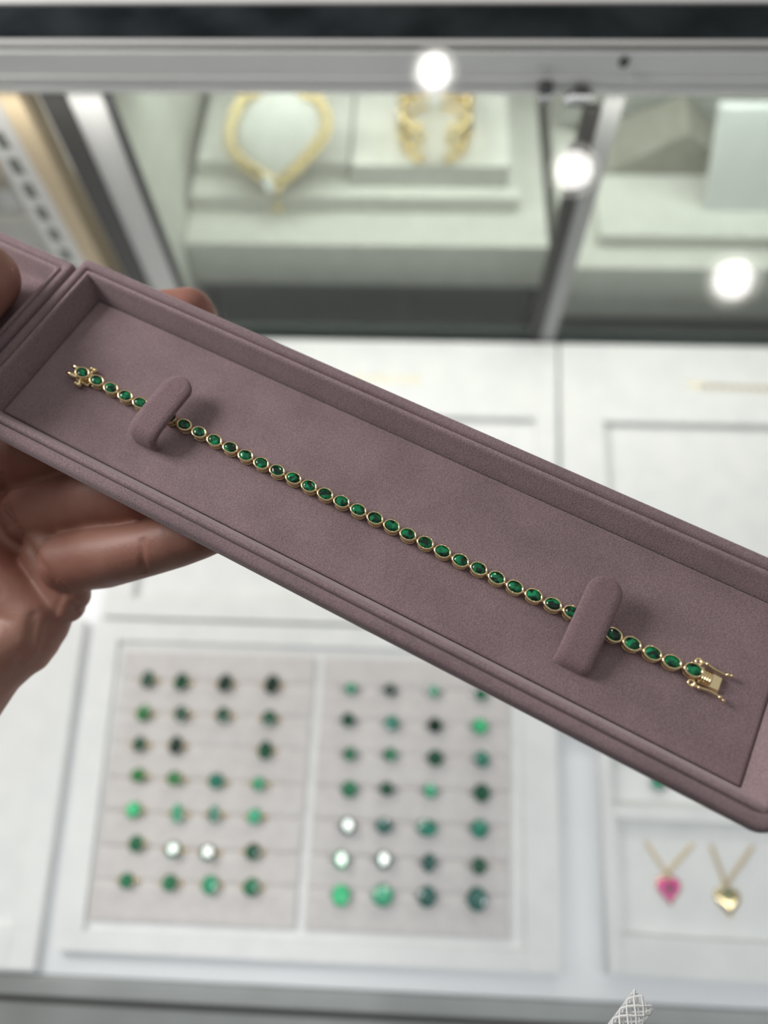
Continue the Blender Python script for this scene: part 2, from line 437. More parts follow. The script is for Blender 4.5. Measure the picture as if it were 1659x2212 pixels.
def pendant(x0, x1, yt, cx, cy, heart, label, kind):
    t = thing('heart_pendant', (cx, cy, -5), label, 'necklace', 'heart pendants in the front tray')
    o = Vector((cx, cy, -5))
    ch = MB(); half = MB()
    top = cy + 7.5
    for xs in (x0, x1):
        n = 16
        for k in range(n):
            a = Vector((xs + (cx - xs) * k / n, yt + (top - yt) * k / n, -3.9)); b = Vector((xs + (cx - xs) * (k + 1) / n, yt + (top - yt) * (k + 1) / n, -3.9))
            mid = (a + b) / 2; d = (b - a)
            nrm = Vector((-d.y, d.x, 0)).normalized()
            zz = Vector((0, 0, 1))
            side = nrm if k % 2 else (nrm * .4 + zz * .9)
            pts = [mid + d * .62 * cos(2 * pi * i / 10) + side * .55 * sin(2 * pi * i / 10) - o for i in range(10)]
            ch.tube(pts, .32, 5, closed=True)
    obj('chain', ch, GOLD_D, t)
    ba = MB(); ba.tube([Vector((cx + 1.3 * cos(a), cy + 6.6 + 1.6 * sin(a), -3.5)) - o for a in [2 * pi * i / 14 for i in range(14)]], .45, 6, closed=True)
    obj('bail', ba, GOLD, t)
    # heart outline, domed
    pts = []
    for i in range(48):
        a = 2 * pi * i / 48
        pts.append((.36 * 16 * sin(a) ** 3 / 16 * 16, (13 * cos(a) - 5 * cos(2 * a) - 2 * cos(3 * a) - cos(4 * a)) * .40))
    k0 = heart / 11.5
    rings = []
    for sc, z in ((1, .6), (1.0, 1.4), (.86, 2.1), (.62, 2.6), (.34, 2.85), (.08, 2.95)):
        rings.append([(p[0] * k0 * sc, p[1] * k0 * sc * 1.05, z) for p in pts])
    hb = MB().loft(rings, True, True, True)
    obj('heart', hb, PINK if kind == 'pink' else GOLD, t, smooth=kind == 'gold')
    if kind == 'pink':
        rim = MB().tube([(p[0] * k0, p[1] * k0 * 1.05, 1.3) for p in pts], .4, 6, closed=True)
        obj('gold_rim', rim, GOLD, t)
        obj('green_stone', MB().ball((0, .3, 3), 2.0, 2.0, 1.0), EMER, t)
    else:
        mb = MB()
        for dx, dy in ((-2.4, 3.0), (0, 2.2), (2.4, 3.0), (-1.2, 3.4), (1.2, 3.4)): mb.ball((dx * k0, dy * k0, 2.4), 1.15, 1.15, .9)
        obj('green_stones', mb, EMER, t)
    return t
pendant(138, 164.5, 12.8, 148, -10.5, 13, 'gold chain pendant with a pink enamel heart and green centre stone', 'pink')
pendant(174.5, 198, 12.8, 179.5, -15, 14, 'gold chain pendant with a shiny gold heart, right of the pink heart', 'gold')
hp = thing('halo_pendant', (148.7, 44.6, -5), 'round green stone pendant with pale halo, half hidden under the box corner', 'pendant')
obj('halo', MB().tube([(4.6 * cos(2 * pi * i / 24), 4.6 * sin(2 * pi * i / 24), 2) for i in range(24)], 1.0, 8, closed=True), SILVER, hp, smooth=True)
obj('stone', MB().ball((0, 0, 2), 3.6, 3.6, 1.8), gem('mint_emerald_halo', (.01, .22, .12), (.05, .5, .28)), hp)

# ------------------------------------------------------------------ rings in the pads
GEMS = {
    'very dark green': gem('gem_very_dark', (.002, .02, .012), (.008, .06, .035), 400),
    'dark green': gem('gem_dark', (.003, .055, .028), (.01, .14, .07), 400),
    'green': gem('gem_mid', (.008, .13, .06), (.03, .28, .13), 400),
    'grass green': gem('gem_grass', (.015, .15, .04), (.05, .32, .09), 400),
    'teal green': gem('gem_teal', (.01, .14, .10), (.05, .32, .22), 400),
    'mint green': gem('gem_mint', (.04, .32, .17), (.12, .58, .34), 400),
    'bright green': gem('gem_bright', (.03, .45, .18), (.10, .75, .34), 400),
    'grey green': gem('gem_grey', (.015, .09, .075), (.07, .22, .19), 400),
}
def stone_mesh(a, b, h):
    n = 14
    mb = MB()
    mb.loft([ellipse(a * .7, b * .7, -h * .7, n), ellipse(a, b, 0, n), ellipse(a * .82, b * .82, h * .45, n), ellipse(a * .58, b * .58, h * .7, n)], True, True, True)
    return mb
def band_mesh(b):
    mb = MB()
    mb.tube([(8.6 * cos(a), 0, 8.6 * sin(a) - 8.8) for a in [2 * pi * i / 28 for i in range(28)]], 1.0, 8, closed=True)
    mb.loft([ellipse(b * .5, b * .5, -1.6, 14), ellipse(b * 1.02, b * 1.02, -.2, 14), ellipse(b * 1.04, b * 1.04, .25, 14)], True, True, True)
    return mb
ROWN = ['back row', 'second row from back', 'third row from back', 'middle row', 'third row from front', 'second row from front', 'front row']
COLN = ['leftmost', 'second from left', 'third from left', 'rightmost']
# (x, y, colour, half width, half length, tilt: 'g' = table catches a ceiling light)
LEFT = [
 [(-160.9, 93.4, 'dark green', 3.4, 4.5), (-139.7, 92.7, 'dark green', 3.5, 4.7), (-112.3, 92.8, 'very dark green', 3.7, 4.7), (-83.0, 92.9, 'very dark green', 3.8, 5.0)],
 [(-159.7, 73.0, 'grass green', 3.4, 4.2), (-136.5, 73.3, 'dark green', 3.5, 4.2), (-110.8, 73.3, 'dark green', 3.4, 4.0), (-82.5, 72.4, 'dark green', 3.5, 4.2)],
 [(-159.2, 54.9, 'dark green', 3.0, 3.8), (-136.9, 54.9, 'very dark green', 3.4, 4.5), None, (-82.8, 53.9, 'dark green', 3.5, 4.6)],
 [(-156.5, 37.3, 'grass green', 3.6, 3.2), (-134.6, 36.3, 'grass green', 3.8, 3.2), (-109.8, 35.7, 'teal green', 4.0, 3.6), (-84.7, 35.1, 'mint green', 3.2, 3.2)],
 [(-155.8, 18.3, 'bright green', 3.6, 3.6), (-129.9, 17.3, 'mint green', 2.8, 4.4), (-108.6, 17.8, 'teal green', 2.6, 4.0), (-85.1, 17.5, 'mint green', 3.4, 3.8)],
 [(-150.9, 0.8, 'green', 3.4, 3.8), (-129.1, -1.6, 'teal green', 3.4, 3.8, 'g'), (-109.1, -2.3, 'grey green', 3.4, 4.0, 'g'), (-84.0, -0.9, 'dark green', 3.6, 3.6)],
 [(-152.8, -18.0, 'green', 3.2, 3.4), (-128.4, -18.2, 'green', 3.4, 3.6), (-105.8, -18.3, 'mint green', 3.8, 4.2), (-82.7, -18.5, 'green', 3.8, 3.8)]]
RIGHT = [
 [(-33.9, 92.0, 'mint green', 2.8, 3.0), (-9.9, 92.0, 'very dark green', 3.0, 3.2), (16.9, 92.0, 'mint green', 2.4, 3.0), (45.8, 91.3, 'green', 3.0, 3.2)],
 [(-34.5, 73.2, 'dark green', 3.2, 3.6), (-8.1, 72.2, 'teal green', 3.4, 3.8), (17.9, 71.8, 'very dark green', 3.4, 3.8), (44.9, 72.2, 'bright green', 3.8, 3.8)],
 [(-32.3, 53.6, 'green', 3.0, 3.4), (-8.3, 54.0, 'green', 3.2, 3.4), (18.1, 53.1, 'dark green', 3.8, 4.0), (45.6, 53.3, 'teal green', 3.6, 4.0)],
 [(-31.4, 34.0, 'green', 3.8, 4.0), (-9.8, 35.0, 'dark green', 3.2, 3.4), (15.5, 35.0, 'mint green', 3.2, 3.6), (45.2, 34.8, 'dark green', 4.0, 4.4)],
 [(-31.3, 14.4, 'grey green', 3.4, 4.4, 'g'), (-10.6, 15.2, 'grey green', 4.0, 3.6), (13.7, 15.1, 'teal green', 5.2, 3.8), (43.5, 15.8, 'teal green', 4.2, 4.4)],
 [(-33.8, -3.1, 'mint green', 3.4, 4.4, 'g'), (-10.2, -2.2, 'grey green', 3.4, 4.4, 'g'), (15.2, -2.7, 'grey green', 3.2, 4.2), (42.9, -3.2, 'dark green', 3.4, 3.8)],
 [(-32.9, -20.6, 'bright green', 4.2, 4.6), (-10.0, -19.7, 'mint green', 5.0, 4.6), (14.3, -19.4, 'grey green', 4.2, 4.6), (41.6, -19.5, 'grey green', 4.6, 5.2)]]
stone_cache, band_cache = {}, {}
LAMPS = [(59, 3254), (648, 2614), (1202, 2023)]
def place_ring(spec, metal, metname, row, col, padname):
    x, y, c, a, b = spec[:5]; a *= 1.2; b *= 1.2
    r = thing('ring', (x, y, .6), f'{metname} ring with {c} stone, {COLN[col]}, {ROWN[row]}, {padname} pad', 'ring', f'{metname} rings in the {padname} pad')
    k = (a, b)
    if k not in stone_cache:
        stone_cache[k] = [Vector(p) for p in stone_mesh(a, b, 2.2).v]
    mb = stone_mesh(a, b, 2.2)
    s = obj('stone', mb, GEMS[c], r)
    bd = obj('band', band_mesh(min(a, b)), metal, r, smooth=True)
    s.location = (0, 0, 2.4 * S); bd.location = (0, 0, 1.2 * S)
    if len(spec) > 5:
        i = 2 if x > -60 else 1
        P = Vector((x, y, 3)); h = ((Vector((LAMPS[i][0], LAMPS[i][1], 2124)) - P).normalized() + (Vector((0, 0, 450)) - P).normalized()).normalized()
        s.rotation_euler = Vector((0, 0, 1)).rotation_difference(h).to_euler()
        s.location = (0, 0, 3.2 * S)
    else:
        s.rotation_euler = (random.uniform(-.07, .07), random.uniform(-.07, .07), random.uniform(-.2, .2))
    return r
for ri, row in enumerate(LEFT):
    for ci, sp in enumerate(row):
        if sp: place_ring(sp, GOLD, 'gold', ri, ci, 'left')
for ri, row in enumerate(RIGHT):
    for ci, sp in enumerate(row):
        if sp: place_ring(sp, SILVER, 'silver', ri, ci, 'right')

# ------------------------------------------------------------------ stepped displays beyond the back glass
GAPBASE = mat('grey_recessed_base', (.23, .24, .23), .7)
pl = thing('display_plinth', (-40, 510, -76), 'large pale display plinth behind the glass, under the gold necklace', 'display block')
obj('top_slab', MB().box(-135, 137, -102, 109, 86, 128), CREAM, pl, bevel=1)
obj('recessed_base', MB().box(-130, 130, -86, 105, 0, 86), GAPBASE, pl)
pl = thing('display_plinth', (260, 510, -76), 'large pale display plinth at right, behind the dark divider', 'display block')
obj('top_slab', MB().box(-151, 160, -110, 109, 62, 116.4), CREAM, pl, bevel=1)
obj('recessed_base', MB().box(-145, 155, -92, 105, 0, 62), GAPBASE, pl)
tag(obj('display_block', MB().box(-172, 75, 442, 618, 52, 65.7), CREAM, bevel=1), 'long low step block on the plinth, below the necklace', 'display block')
tag(obj('display_block', MB().box(-50, 66, 453.2, 625, 65.7, 84.3), CREAM, bevel=1), 'pale square block carrying the gold cuff', 'display block')
tag(obj('display_block', MB().box(-166, -52, 462, 625, 65.7, 80), CREAM, bevel=1), 'pale square block behind the necklace bust', 'display block')
tag(obj('display_block', MB().box(136, 330, 421.7, 620, 40.4, 50.8), CREAM, bevel=1), 'low step block on the right plinth', 'display block')
tag(obj('display_wedge', MB().add([(143, 486, 50.8), (242, 486, 50.8), (242, 540, 50.8), (143, 540, 50.8), (199, 490, 84), (203, 535, 84)],
    [(0, 1, 4), (1, 2, 5, 4), (2, 3, 5), (3, 0, 4, 5), (0, 3, 2, 1)]), noisy(mat('taupe_fabric', (.34, .33, .28), .9), (.31, .30, .25), (.37, .36, .31), 90)), 'taupe wedge shaped display stand on the right step block', 'display stand')
bo = MB()
bo.hexa([(216, 448, 50.8), (330, 448, 50.8), (330, 456, 50.8), (216, 456, 50.8)], [(205, 470, 118), (330, 470, 118), (330, 478, 118), (205, 478, 118)])
tag(obj('display_board', bo, WHITE, bevel=1), 'white leaning display board at far right behind glass', 'display board')
gs = MB().box(112, 420, 500, 620, 84.2, 112)
tag(obj('display_block', MB().box(112, 420, 545, 620, 50.8, 112), noisy(mat('grey_fabric', (.45, .45, .42), .9), (.42, .42, .39), (.48, .48, .45), 90), bevel=1), 'grey raised block at back right under the fascia', 'display block')

# necklace bust, leaning
ang = radians(50)
EX, EY, EN = Vector((1, 0, 0)), Vector((0, cos(ang), sin(ang))), Vector((0, -sin(ang), cos(ang)))
BO = Vector((0, 439.2, 66.7))
def onb(x, t, h=0): return BO + EX * x + EY * t + EN * h
out = [(-124.3, 66), (-131, 52), (-133, 40), (-130, 30), (-120, 19), (-108, 10), (-103, 6), (-98, 10), (-86, 20), (-74, 32), (-67, 44), (-66.5, 54), (-71, 65), (-85, 73), (-100, 75), (-114, 73)]
cx_, cy_ = -100, 42
rings = []
for sc, h in ((1.0, 0), (1.06, 3), (1.0, 7), (.86, 9.5), (.6, 11), (.25, 11.6)):
    rings.append([onb(cx_ + (p[0] - cx_) * sc, cy_ + (p[1] - cy_) * sc, h) for p in out])
bust = thing('necklace_bust', onb(-103, 6, 0), 'pale rounded necklace bust leaning behind the gold necklace', 'display stand')
mb = MB().loft(rings, True, True, True); mb.v = [tuple(Vector(p) - onb(-103, 6, 0)) for p in mb.v]
obj('bust', mb, CREAM, bust, smooth=True)
rest = MB().hexa([(-112, 455, 66), (-90, 455, 66), (-90, 482, 80), (-112, 482, 80)], [(-112, 462, 104), (-90, 462, 104), (-90, 486, 104), (-112, 486, 104)])
rest.v = [tuple(Vector(p) - onb(-103, 6, 0)) for p in rest.v]
obj('support', rest, CREAM, bust)

def catmull(P, n):
    o = []; m = len(P)
    for i in range(m - 1):
        p0, p1, p2, p3 = P[max(i - 1, 0)], P[i], P[i + 1], P[min(i + 2, m - 1)]
        for k in range(n):
            t = k / n
            o.append(tuple(.5 * (2 * b + (c - a) * t + (2 * a - 5 * b + 4 * c - d) * t * t + (3 * b - a - 3 * c + d) * t ** 3) for a, b, c, d in zip(p0, p1, p2, p3)))
    o.append(tuple(P[-1])); return o
nk = thing('gold_necklace', onb(-103, 6, 12), 'chunky gold link necklace draped on the pale bust, with white tag', 'necklace')
NO = onb(-103, 6, 12)
path = catmull([(-112, 68.5), (-124, 63), (-133, 49), (-135.4, 37), (-130, 26), (-118.5, 17.5), (-107.5, 11.5), (-102.8, 8.3), (-97, 13), (-86.3, 21.3), (-75.1, 32), (-66.7, 42.5), (-65.5, 53), (-71, 63), (-84, 68.5)], 8)
L = [0]
for a, b in zip(path, path[1:]): L.append(L[-1] + math.dist(a, b))
beads = MB(); nb = 44
for k in range(nb):
    d = L[-1] * (k + .5) / nb
    i = max(j for j in range(len(L) - 1) if L[j] <= d)
    t = (d - L[i]) / (L[i + 1] - L[i]); x = path[i][0] + (path[i + 1][0] - path[i][0]) * t; y = path[i][1] + (path[i + 1][1] - path[i][1]) * t
    c = onb(x, y, 10.5) - NO
    dx, dy = path[i + 1][0] - path[i][0], path[i + 1][1] - path[i][1]; q = math.hypot(dx, dy)
    tv = (EX * dx + EY * dy) / q; sv = EN.cross(tv)
    beads.tube([c + tv * 1.9 * cos(2 * pi * j / 12) + sv * 3.4 * sin(2 * pi * j / 12) for j in range(12)], 1.25, 6, closed=True)
obj('chain', beads, GOLD, nk, smooth=True)
dr = MB(); dr.tube([onb(-103, 6, 11) - NO, onb(-103.3, -2, 9) - NO, onb(-103.6, -9, 6) - NO], .8, 6); dr.ball(onb(-103.6, -7, 8) - NO, 3.4, 2, 3)
obj('drop', dr, GOLD_D, nk, smooth=True)
tg = MB(); A = [onb(-114, 14, 12) - NO, onb(-109, 3, 12) - NO, onb(-103.5, 6, 12) - NO, onb(-107.5, 15, 12) - NO]
tg.hexa(A, [p + EN * .4 for p in A]); obj('tag', tg, PAPER, nk)

# gold cuff standing on its block
cu = thing('gold_cuff', (11, 485, 84.3), 'wide open gold cuff bangle standing on the pale square block', 'bracelet')
for sgn in (-1, 1):
    for nm, ph in (('braid_strand', 0), ('braid_strand', 2 * pi / 3), ('braid_strand', 4 * pi / 3)):
        pts = []
        for k in range(40):
            t = k / 39
            a = radians(-72 + 150 * t)
            R = 25.5 + 1.2 * cos(6 * pi * t + ph)
            z = 16 + 9 * sin(5 * pi * t + ph) * (1 - .3 * t)
            pts.append((sgn * R * cos(a), 34 * sin(a) * .95, z))
        obj(nm, MB().tube(pts, 1.9, 8), GOLD, cu, smooth=True)
    e = MB()
    pts = [(sgn * 25.5 * cos(radians(-72 + 150 * k / 23)), 32.3 * sin(radians(-72 + 150 * k / 23)), 0) for k in range(24)]
    e.tube([(p[0], p[1], 2.0) for p in pts], 1.5, 6).tube([(p[0], p[1], 29) for p in pts], 1.5, 6)
    obj('edge_wire', e, GOLD_D, cu, smooth=True)
# necklace piece in the left neighbour cabinet
lb = tag(obj('display_block', MB().box(-420, -262, 412, 560, -76, 70), CREAM, bevel=1), 'pale block at the left edge, below gold chain and tag', 'display block')
tag(obj('support_board', MB().hexa([(-420, 416, 70), (-284, 416, 70), (-284, 424, 70), (-420, 424, 70)], [(-420, 440, 150), (-284, 440, 150), (-284, 448, 150), (-420, 448, 150)]), CREAM), 'pale leaning board at the left edge behind gold chain', 'display board')
ln = thing('gold_necklace', (-296, 416, 90), 'gold chain with white tag at the left edge of the photo', 'necklace')
mb = MB()
for k in range(12):
    c = Vector((-8 + 11 * sin(k * .28), 0 + k * 1.35, 2 + k * 4.2))
    mb.tube([c + Vector((3 * cos(2 * pi * j / 10), -.5, 2 * sin(2 * pi * j / 10))) for j in range(10)], 1.2, 6, closed=True)
obj('chain', mb, GOLD, ln, smooth=True)
obj('tag', MB().hexa([(-4, -3, -14), (8, -3, -12), (8, -2.6, -12), (-4, -2.6, -14)], [(-4, -1, 1), (8, -1, 3), (8, -.6, 3), (-4, -.6, 1)]), PAPER, ln)

# ------------------------------------------------------------------ ceiling spots
for k, (x, y) in enumerate(LAMPS):
    l = thing('ceiling_spotlight', (x, y, 2124), ['ceiling spotlight mirrored in the glass above the cuff', 'ceiling spotlight mirrored in the glass at the dark divider', 'ceiling spotlight mirrored in the glass at the right edge'][k], 'lamp', 'ceiling spotlights mirrored in the top glass')
    d = (Vector((90, 280, 220)) - Vector((x, y, 2124))).normalized()
    l.rotation_euler = Vector((0, 0, -1)).rotation_difference(d).to_euler()
    obj('housing', MB().loft([ellipse(95, 95, 0, 32), ellipse(95, 95, 90, 32), ellipse(60, 60, 120, 32)], True, False, True), RAILW, l, smooth=True)
    obj('lens', MB().loft([ellipse(62, 62, 3, 32), ellipse(62, 62, 8, 32)], True, True, True), LAMP, l)

# ------------------------------------------------------------------ jewellery box
RB = Matrix(((0.89921, 0.43748, 0.00533), (-0.43734, 0.89914, -0.01691), (-0.01219, 0.01287, 0.99984)))
BROT = RB.to_euler(); BLOC = (-112.07, 105.48, 286.23)
FL, FW, HL, SL = 204.7, 43.2, 6.7, 3.0
box = thing('jewellery_box', BLOC, 'long open mauve velvet bracelet box held in a hand', 'box', rot=BROT)
obj('floor_pad', MB().loft(sweep_ring(0, FL, 0, FW, [(-3, -1.0), (-.25, -1.0), (-.15, -.25), (-.45, .05), (-1.0, .1)], .6), True, True, True), VEL, box, smooth=True)
wall_prof = [(.1, -1.0), (.15, 0), (1.2, 2.4), (SL - .45, HL - 1.0), (SL - .1, HL - .25), (SL + .35, HL), (SL + .95, HL - .05), (SL + 1.25, HL - .6), (SL + 1.3, HL - 1.7)]
obj('inner_tray', MB().loft(sweep_ring(0, FL, 0, FW, wall_prof, .3, kl=.06, kr=.2)), VEL_LIP, box, smooth=True)
shell_prof = [(SL + 1.2, HL - 1.9), (SL + 1.5, HL - 1.6), (SL + 1.7, HL - .7), (SL + 2.1, HL - .15), (SL + 2.8, HL), (SL + 4.0, HL - .1), (SL + 4.6, HL - .6), (SL + 4.8, HL - 1.4), (SL + 4.8, HL - 4.2), (SL + 4.2, HL - 6.4), (SL + 3.0, HL - 7.6), (SL, HL - 8.2)]
obj('base_shell', MB().loft(sweep_ring(0, FL, 0, FW, shell_prof, .6, kl=.12, kr=.55), True, False, True), VEL, box, smooth=True)
# straps that clip over the bracelet
def strap(u0, u1, path, lean=0.0):
    """path = [(v, w)]; a padded band with a rounded free tip"""
    hw = (u1 - u0) / 2; uc = (u0 + u1) / 2; th = .85
    P = [Vector((0, v, z)) for v, z in path]
    n = len(P); rings = []
    tot = sum((P[i + 1] - P[i]).length for i in range(n - 1)); acc = 0
    for i in range(n):
        a = P[max(i - 1, 0)]; b = P[min(i + 1, n - 1)]
        t = (b - a).normalized(); nr = Vector((0, -t.z, t.y))
        rem = tot - acc
        wdt = hw if rem > hw else max(.3, math.sqrt(max(hw * hw - (hw - rem) ** 2, 0)))
        sh = lean * acc
        ring = []
        for du, dn in ((-1, -.6), (-1, .4), (-.9, .85), (-.5, 1), (.5, 1), (.9, .85), (1, .4), (1, -.6), (.9, -.9), (-.9, -.9)):
            q = P[i] + nr * dn * th; ring.append((uc + sh + du * wdt, q.y, q.z))
        rings.append(ring)
        if i < n - 1: acc += (P[i + 1] - P[i]).length
    return MB().loft(rings, True, True, True)
def dense(path, n=5, tipn=14):
    p = catmull(path, n)
    # refine near the tip for the round end
    a, b = p[-2], p[-1]
    return p
sp1 = catmull([(10.6, -.8), (9.9, 1.0), (9.7, 2.6), (10.4, 4.2), (12.2, 5.2), (16, 5.5), (21, 5.5), (25, 5.4), (26.5, 5.3), (27.6, 5.25), (28.6, 5.2), (29.2, 5.15), (29.6, 5.1)], 3)
obj('strap', strap(37.0, 45.6, sp1, .02), VEL_CLIP, box, smooth=True)
sp2 = catmull([(7.6, -.6), (7.2, .6), (7.6, 1.7), (9, 2.3), (13, 3.2), (19, 4.2), (24, 4.8), (25.6, 4.9), (26.8, 5.0), (27.8, 5.0), (28.6, 5.05), (29.0, 5.1), (29.3, 5.1)], 3)
obj('strap', strap(158.6, 167.0, sp2, .0), VEL_CLIP, box, smooth=True)
# lid, folded flat to the left of the hinge
LU1 = -15.5; LU0 = -222
lid_prof_in = [(.0, .6), (.3, .8), (1.2, 2.8), (2.4, HL - 1.0), (2.8, HL - .2), (3.3, HL), (3.8, HL - .2), (4.0, HL - .9), (4.0, HL - 1.5)]
lid = obj('lid', MB().loft(sweep_ring(LU0, LU1, 3.2, 40.5, [(3.9, HL - 1.6), (4.2, HL - 1.2), (4.4, HL - .4), (4.9, HL - .05), (6.2, HL), (6.8, HL - .5), (7.0, HL - 1.4), (7.0, HL - 4.4), (6.4, HL - 6.4), (5.2, HL - 7.6), (3, HL - 8.2)], .6, kl=.5, kr=.12), True, False, True), VEL, box, smooth=True)
obj('lid_lining', MB().loft(sweep_ring(LU0, LU1, 3.2, 40.5, lid_prof_in, .3, kl=.3, kr=.1)), VEL_LIP, lid, smooth=True)
obj('lid_pad', MB().loft(sweep_ring(LU0, LU1, 3.2, 40.5, [(.6, .2), (.3, .5), (-.6, .9), (-3, 1.0)], .6), True, False, True), VEL, lid, smooth=True)
obj('hinge_strip', MB().box(-9.2, -7.2, 1, 43, HL - 4.4, HL - 1.6), VEL_CLIP, box, bevel=.4)

# ------------------------------------------------------------------ bracelet
PTS = [(13.74, 19.27), (18.47, 19.14), (23.48, 19.01), (28.52, 18.76), (33.44, 18.81), None, None, (48.05, 18.72), (53.04, 18.58), (57.89, 18.57), (62.87, 18.5), (67.79, 18.43), (72.59, 18.47), (77.41, 18.4), (82.11, 18.45), (86.93, 18.43), (91.59, 18.36), (96.41, 18.4), (101.24, 18.33), (105.95, 18.37), (110.62, 18.41), (115.34, 18.23), (120.01, 18.32), (124.82, 18.25), (129.58, 18.17), (134.34, 18.26), (139.14, 18.13), (143.83, 18.11), (148.76, 18.25), (153.58, 18.22), (158.13, 18.46), None, (168.52, 18.09), (173.14, 17.96), (177.95, 18.09), (182.58, 18.27), (187.4, 18.69)]
br = thing('emerald_bracelet', BLOC, 'gold bracelet of oval emeralds lying in the mauve box', 'bracelet', rot=BROT)
BA, BB = 2.28, 1.78
bez = MB()
N = 36
bez.loft([ellipse(1.55, 1.15, .85, N), ellipse(2.0, 1.52, .9, N), ellipse(BA - .06, BB - .06, 1.5, N), ellipse(BA, BB, 2.0, N), ellipse(BA - .03, BB - .03, 2.22, N), ellipse(BA - .12, BB - .12, 2.37, N), ellipse(BA - .3, BB - .28, 2.42, N), ellipse(BA - .46, BB - .41, 2.38, N), ellipse(BA - .58, BB - .51, 2.2, N), ellipse(BA - .62, BB - .55, 1.9, N), ellipse(1.3, 1.0, 1.2, N)], True, True, True)
bez.tube(ellipse(BA - .32, BB - .28, .42, 28), .22, 6, closed=True)
for k in range(6):
    a = 2 * pi * (k + .5) / 6
    bez.tube([((BA - .32) * cos(a), (BB - .28) * sin(a), .4), ((BA - .3) * cos(a), (BB - .26) * sin(a), 1.3)], .18, 5)
em = MB(); n = 12; ea, eb = BA - .58, BB - .5
def ell_off(a, b, z, n, o): return [(a * cos(2 * pi * (k + o) / n), b * sin(2 * pi * (k + o) / n), z) for k in range(n)]
A0, A1, A2, A3 = ell_off(ea, eb, 1.95, n, 0), ell_off(ea * .99, eb * .99, 2.12, n, .5), ell_off(ea * .80, eb * .80, 2.38, n, 0), ell_off(ea * .58, eb * .58, 2.5, n, .5)
vs = A0 + A1 + A2 + A3; fs = []
for lv in range(3):
    for k in range(n):
        a, b = lv * n + k, lv * n + (k + 1) % n
        c, d = (lv + 1) * n + k, (lv + 1) * n + (k + 1) % n
        if lv % 2 == 0: fs += [(a, b, c), (b, d, c)]
        else: fs += [(a, d, c), (a, b, d)]
fs.append(tuple(3 * n + k for k in range(n))); fs.append(tuple(range(n - 1, -1, -1)))
em.add(vs, fs)
link0 = obj('link', bez, GOLD, br, smooth=True)
stone0 = obj('emerald', em, EMER, link0)
U = [p for p in PTS]
# fill the links hidden under the straps
for i in range(len(U)):
    if U[i] is None:
        a = max(j for j in range(i) if PTS[j]); b = min(j for j in range(i, len(U)) if PTS[j])
        t = (i - a) / (b - a); U[i] = (PTS[a][0] + (PTS[b][0] - PTS[a][0]) * t, PTS[a][1] + (PTS[b][1] - PTS[a][1]) * t)
lk = None
for i, (u, v) in enumerate(U):
    if i == 0: o, s = link0, stone0
    else:
        o = link0.copy(); COL.objects.link(o); o.parent = br
        s = stone0.copy(); COL.objects.link(s); s.parent = o
    j = min(i + 1, len(U) - 1); k = max(i - 1, 0)
    ang_ = math.atan2(U[j][1] - U[k][1], U[j][0] - U[k][0])
    o.location = (u * S, v * S, (.15 + (.5 if i == 0 else 0)) * S)
    tx, ty = random.uniform(-.05, .05), random.uniform(-.05, .05)
    if i < 5: ty = .07 + ty * .4; tx = -.06 + tx * .4
    o.rotation_euler = (tx, ty, ang_ + random.uniform(-.03, .03))
    s.rotation_euler = (random.uniform(-.04, .04), random.uniform(-.04, .04), 0)
for i in range(len(U) - 1):
    a, b = Vector((*U[i], 1.2)), Vector((*U[i + 1], 1.2)); m_ = (a + b) / 2; d = (b - a).normalized()
    o = obj('jump_ring', MB().tube([m_ + d * .75 * cos(2 * pi * q / 10) + Vector((0, 0, 1)) * .45 * sin(2 * pi * q / 10) for q in range(10)], .2, 5, closed=True), GOLD, br, smooth=True)
# clasp tongue (left end)
u0, v0 = U[0]
cl = MB()
cl.hexa([(u0 - 1.5, v0 - 2.0, .3), (u0 + 3.0, v0 - 2.2, .3), (u0 + 3.0, v0 + 1.6, .3), (u0 - 1.5, v0 + 1.8, .3)], [(u0 - 1.5, v0 - 2.0, 1.2), (u0 + 3.0, v0 - 2.2, 1.3), (u0 + 3.0, v0 + 1.6, 1.3), (u0 - 1.5, v0 + 1.8, 1.2)])
tongue = obj('clasp_tongue', cl, GOLD, br, bevel=.2)
for dv in (1.15, -1.35):
    obj('prong', MB().ball((u0 - 2.9, v0 + dv, 1.6), 2.3, .72, .55), GOLD, tongue, smooth=True)
for du, dv in ((1.2, 2.9), (.2, -3.0)):
    k = MB().tube([(u0 + du - .8, v0 + dv, 1.2), (u0 + du + .8, v0 + dv, 1.2)], .45, 8).ball((u0 + du - .6, v0 + dv, 1.2), .65).ball((u0 + du + .6, v0 + dv, 1.2), .65).tube([(u0 + du, v0 + dv, 1.1), (u0 + du, v0 + dv * .4, 1.0)], .3, 6)
    obj('side_lug', k, GOLD, tongue, smooth=True)
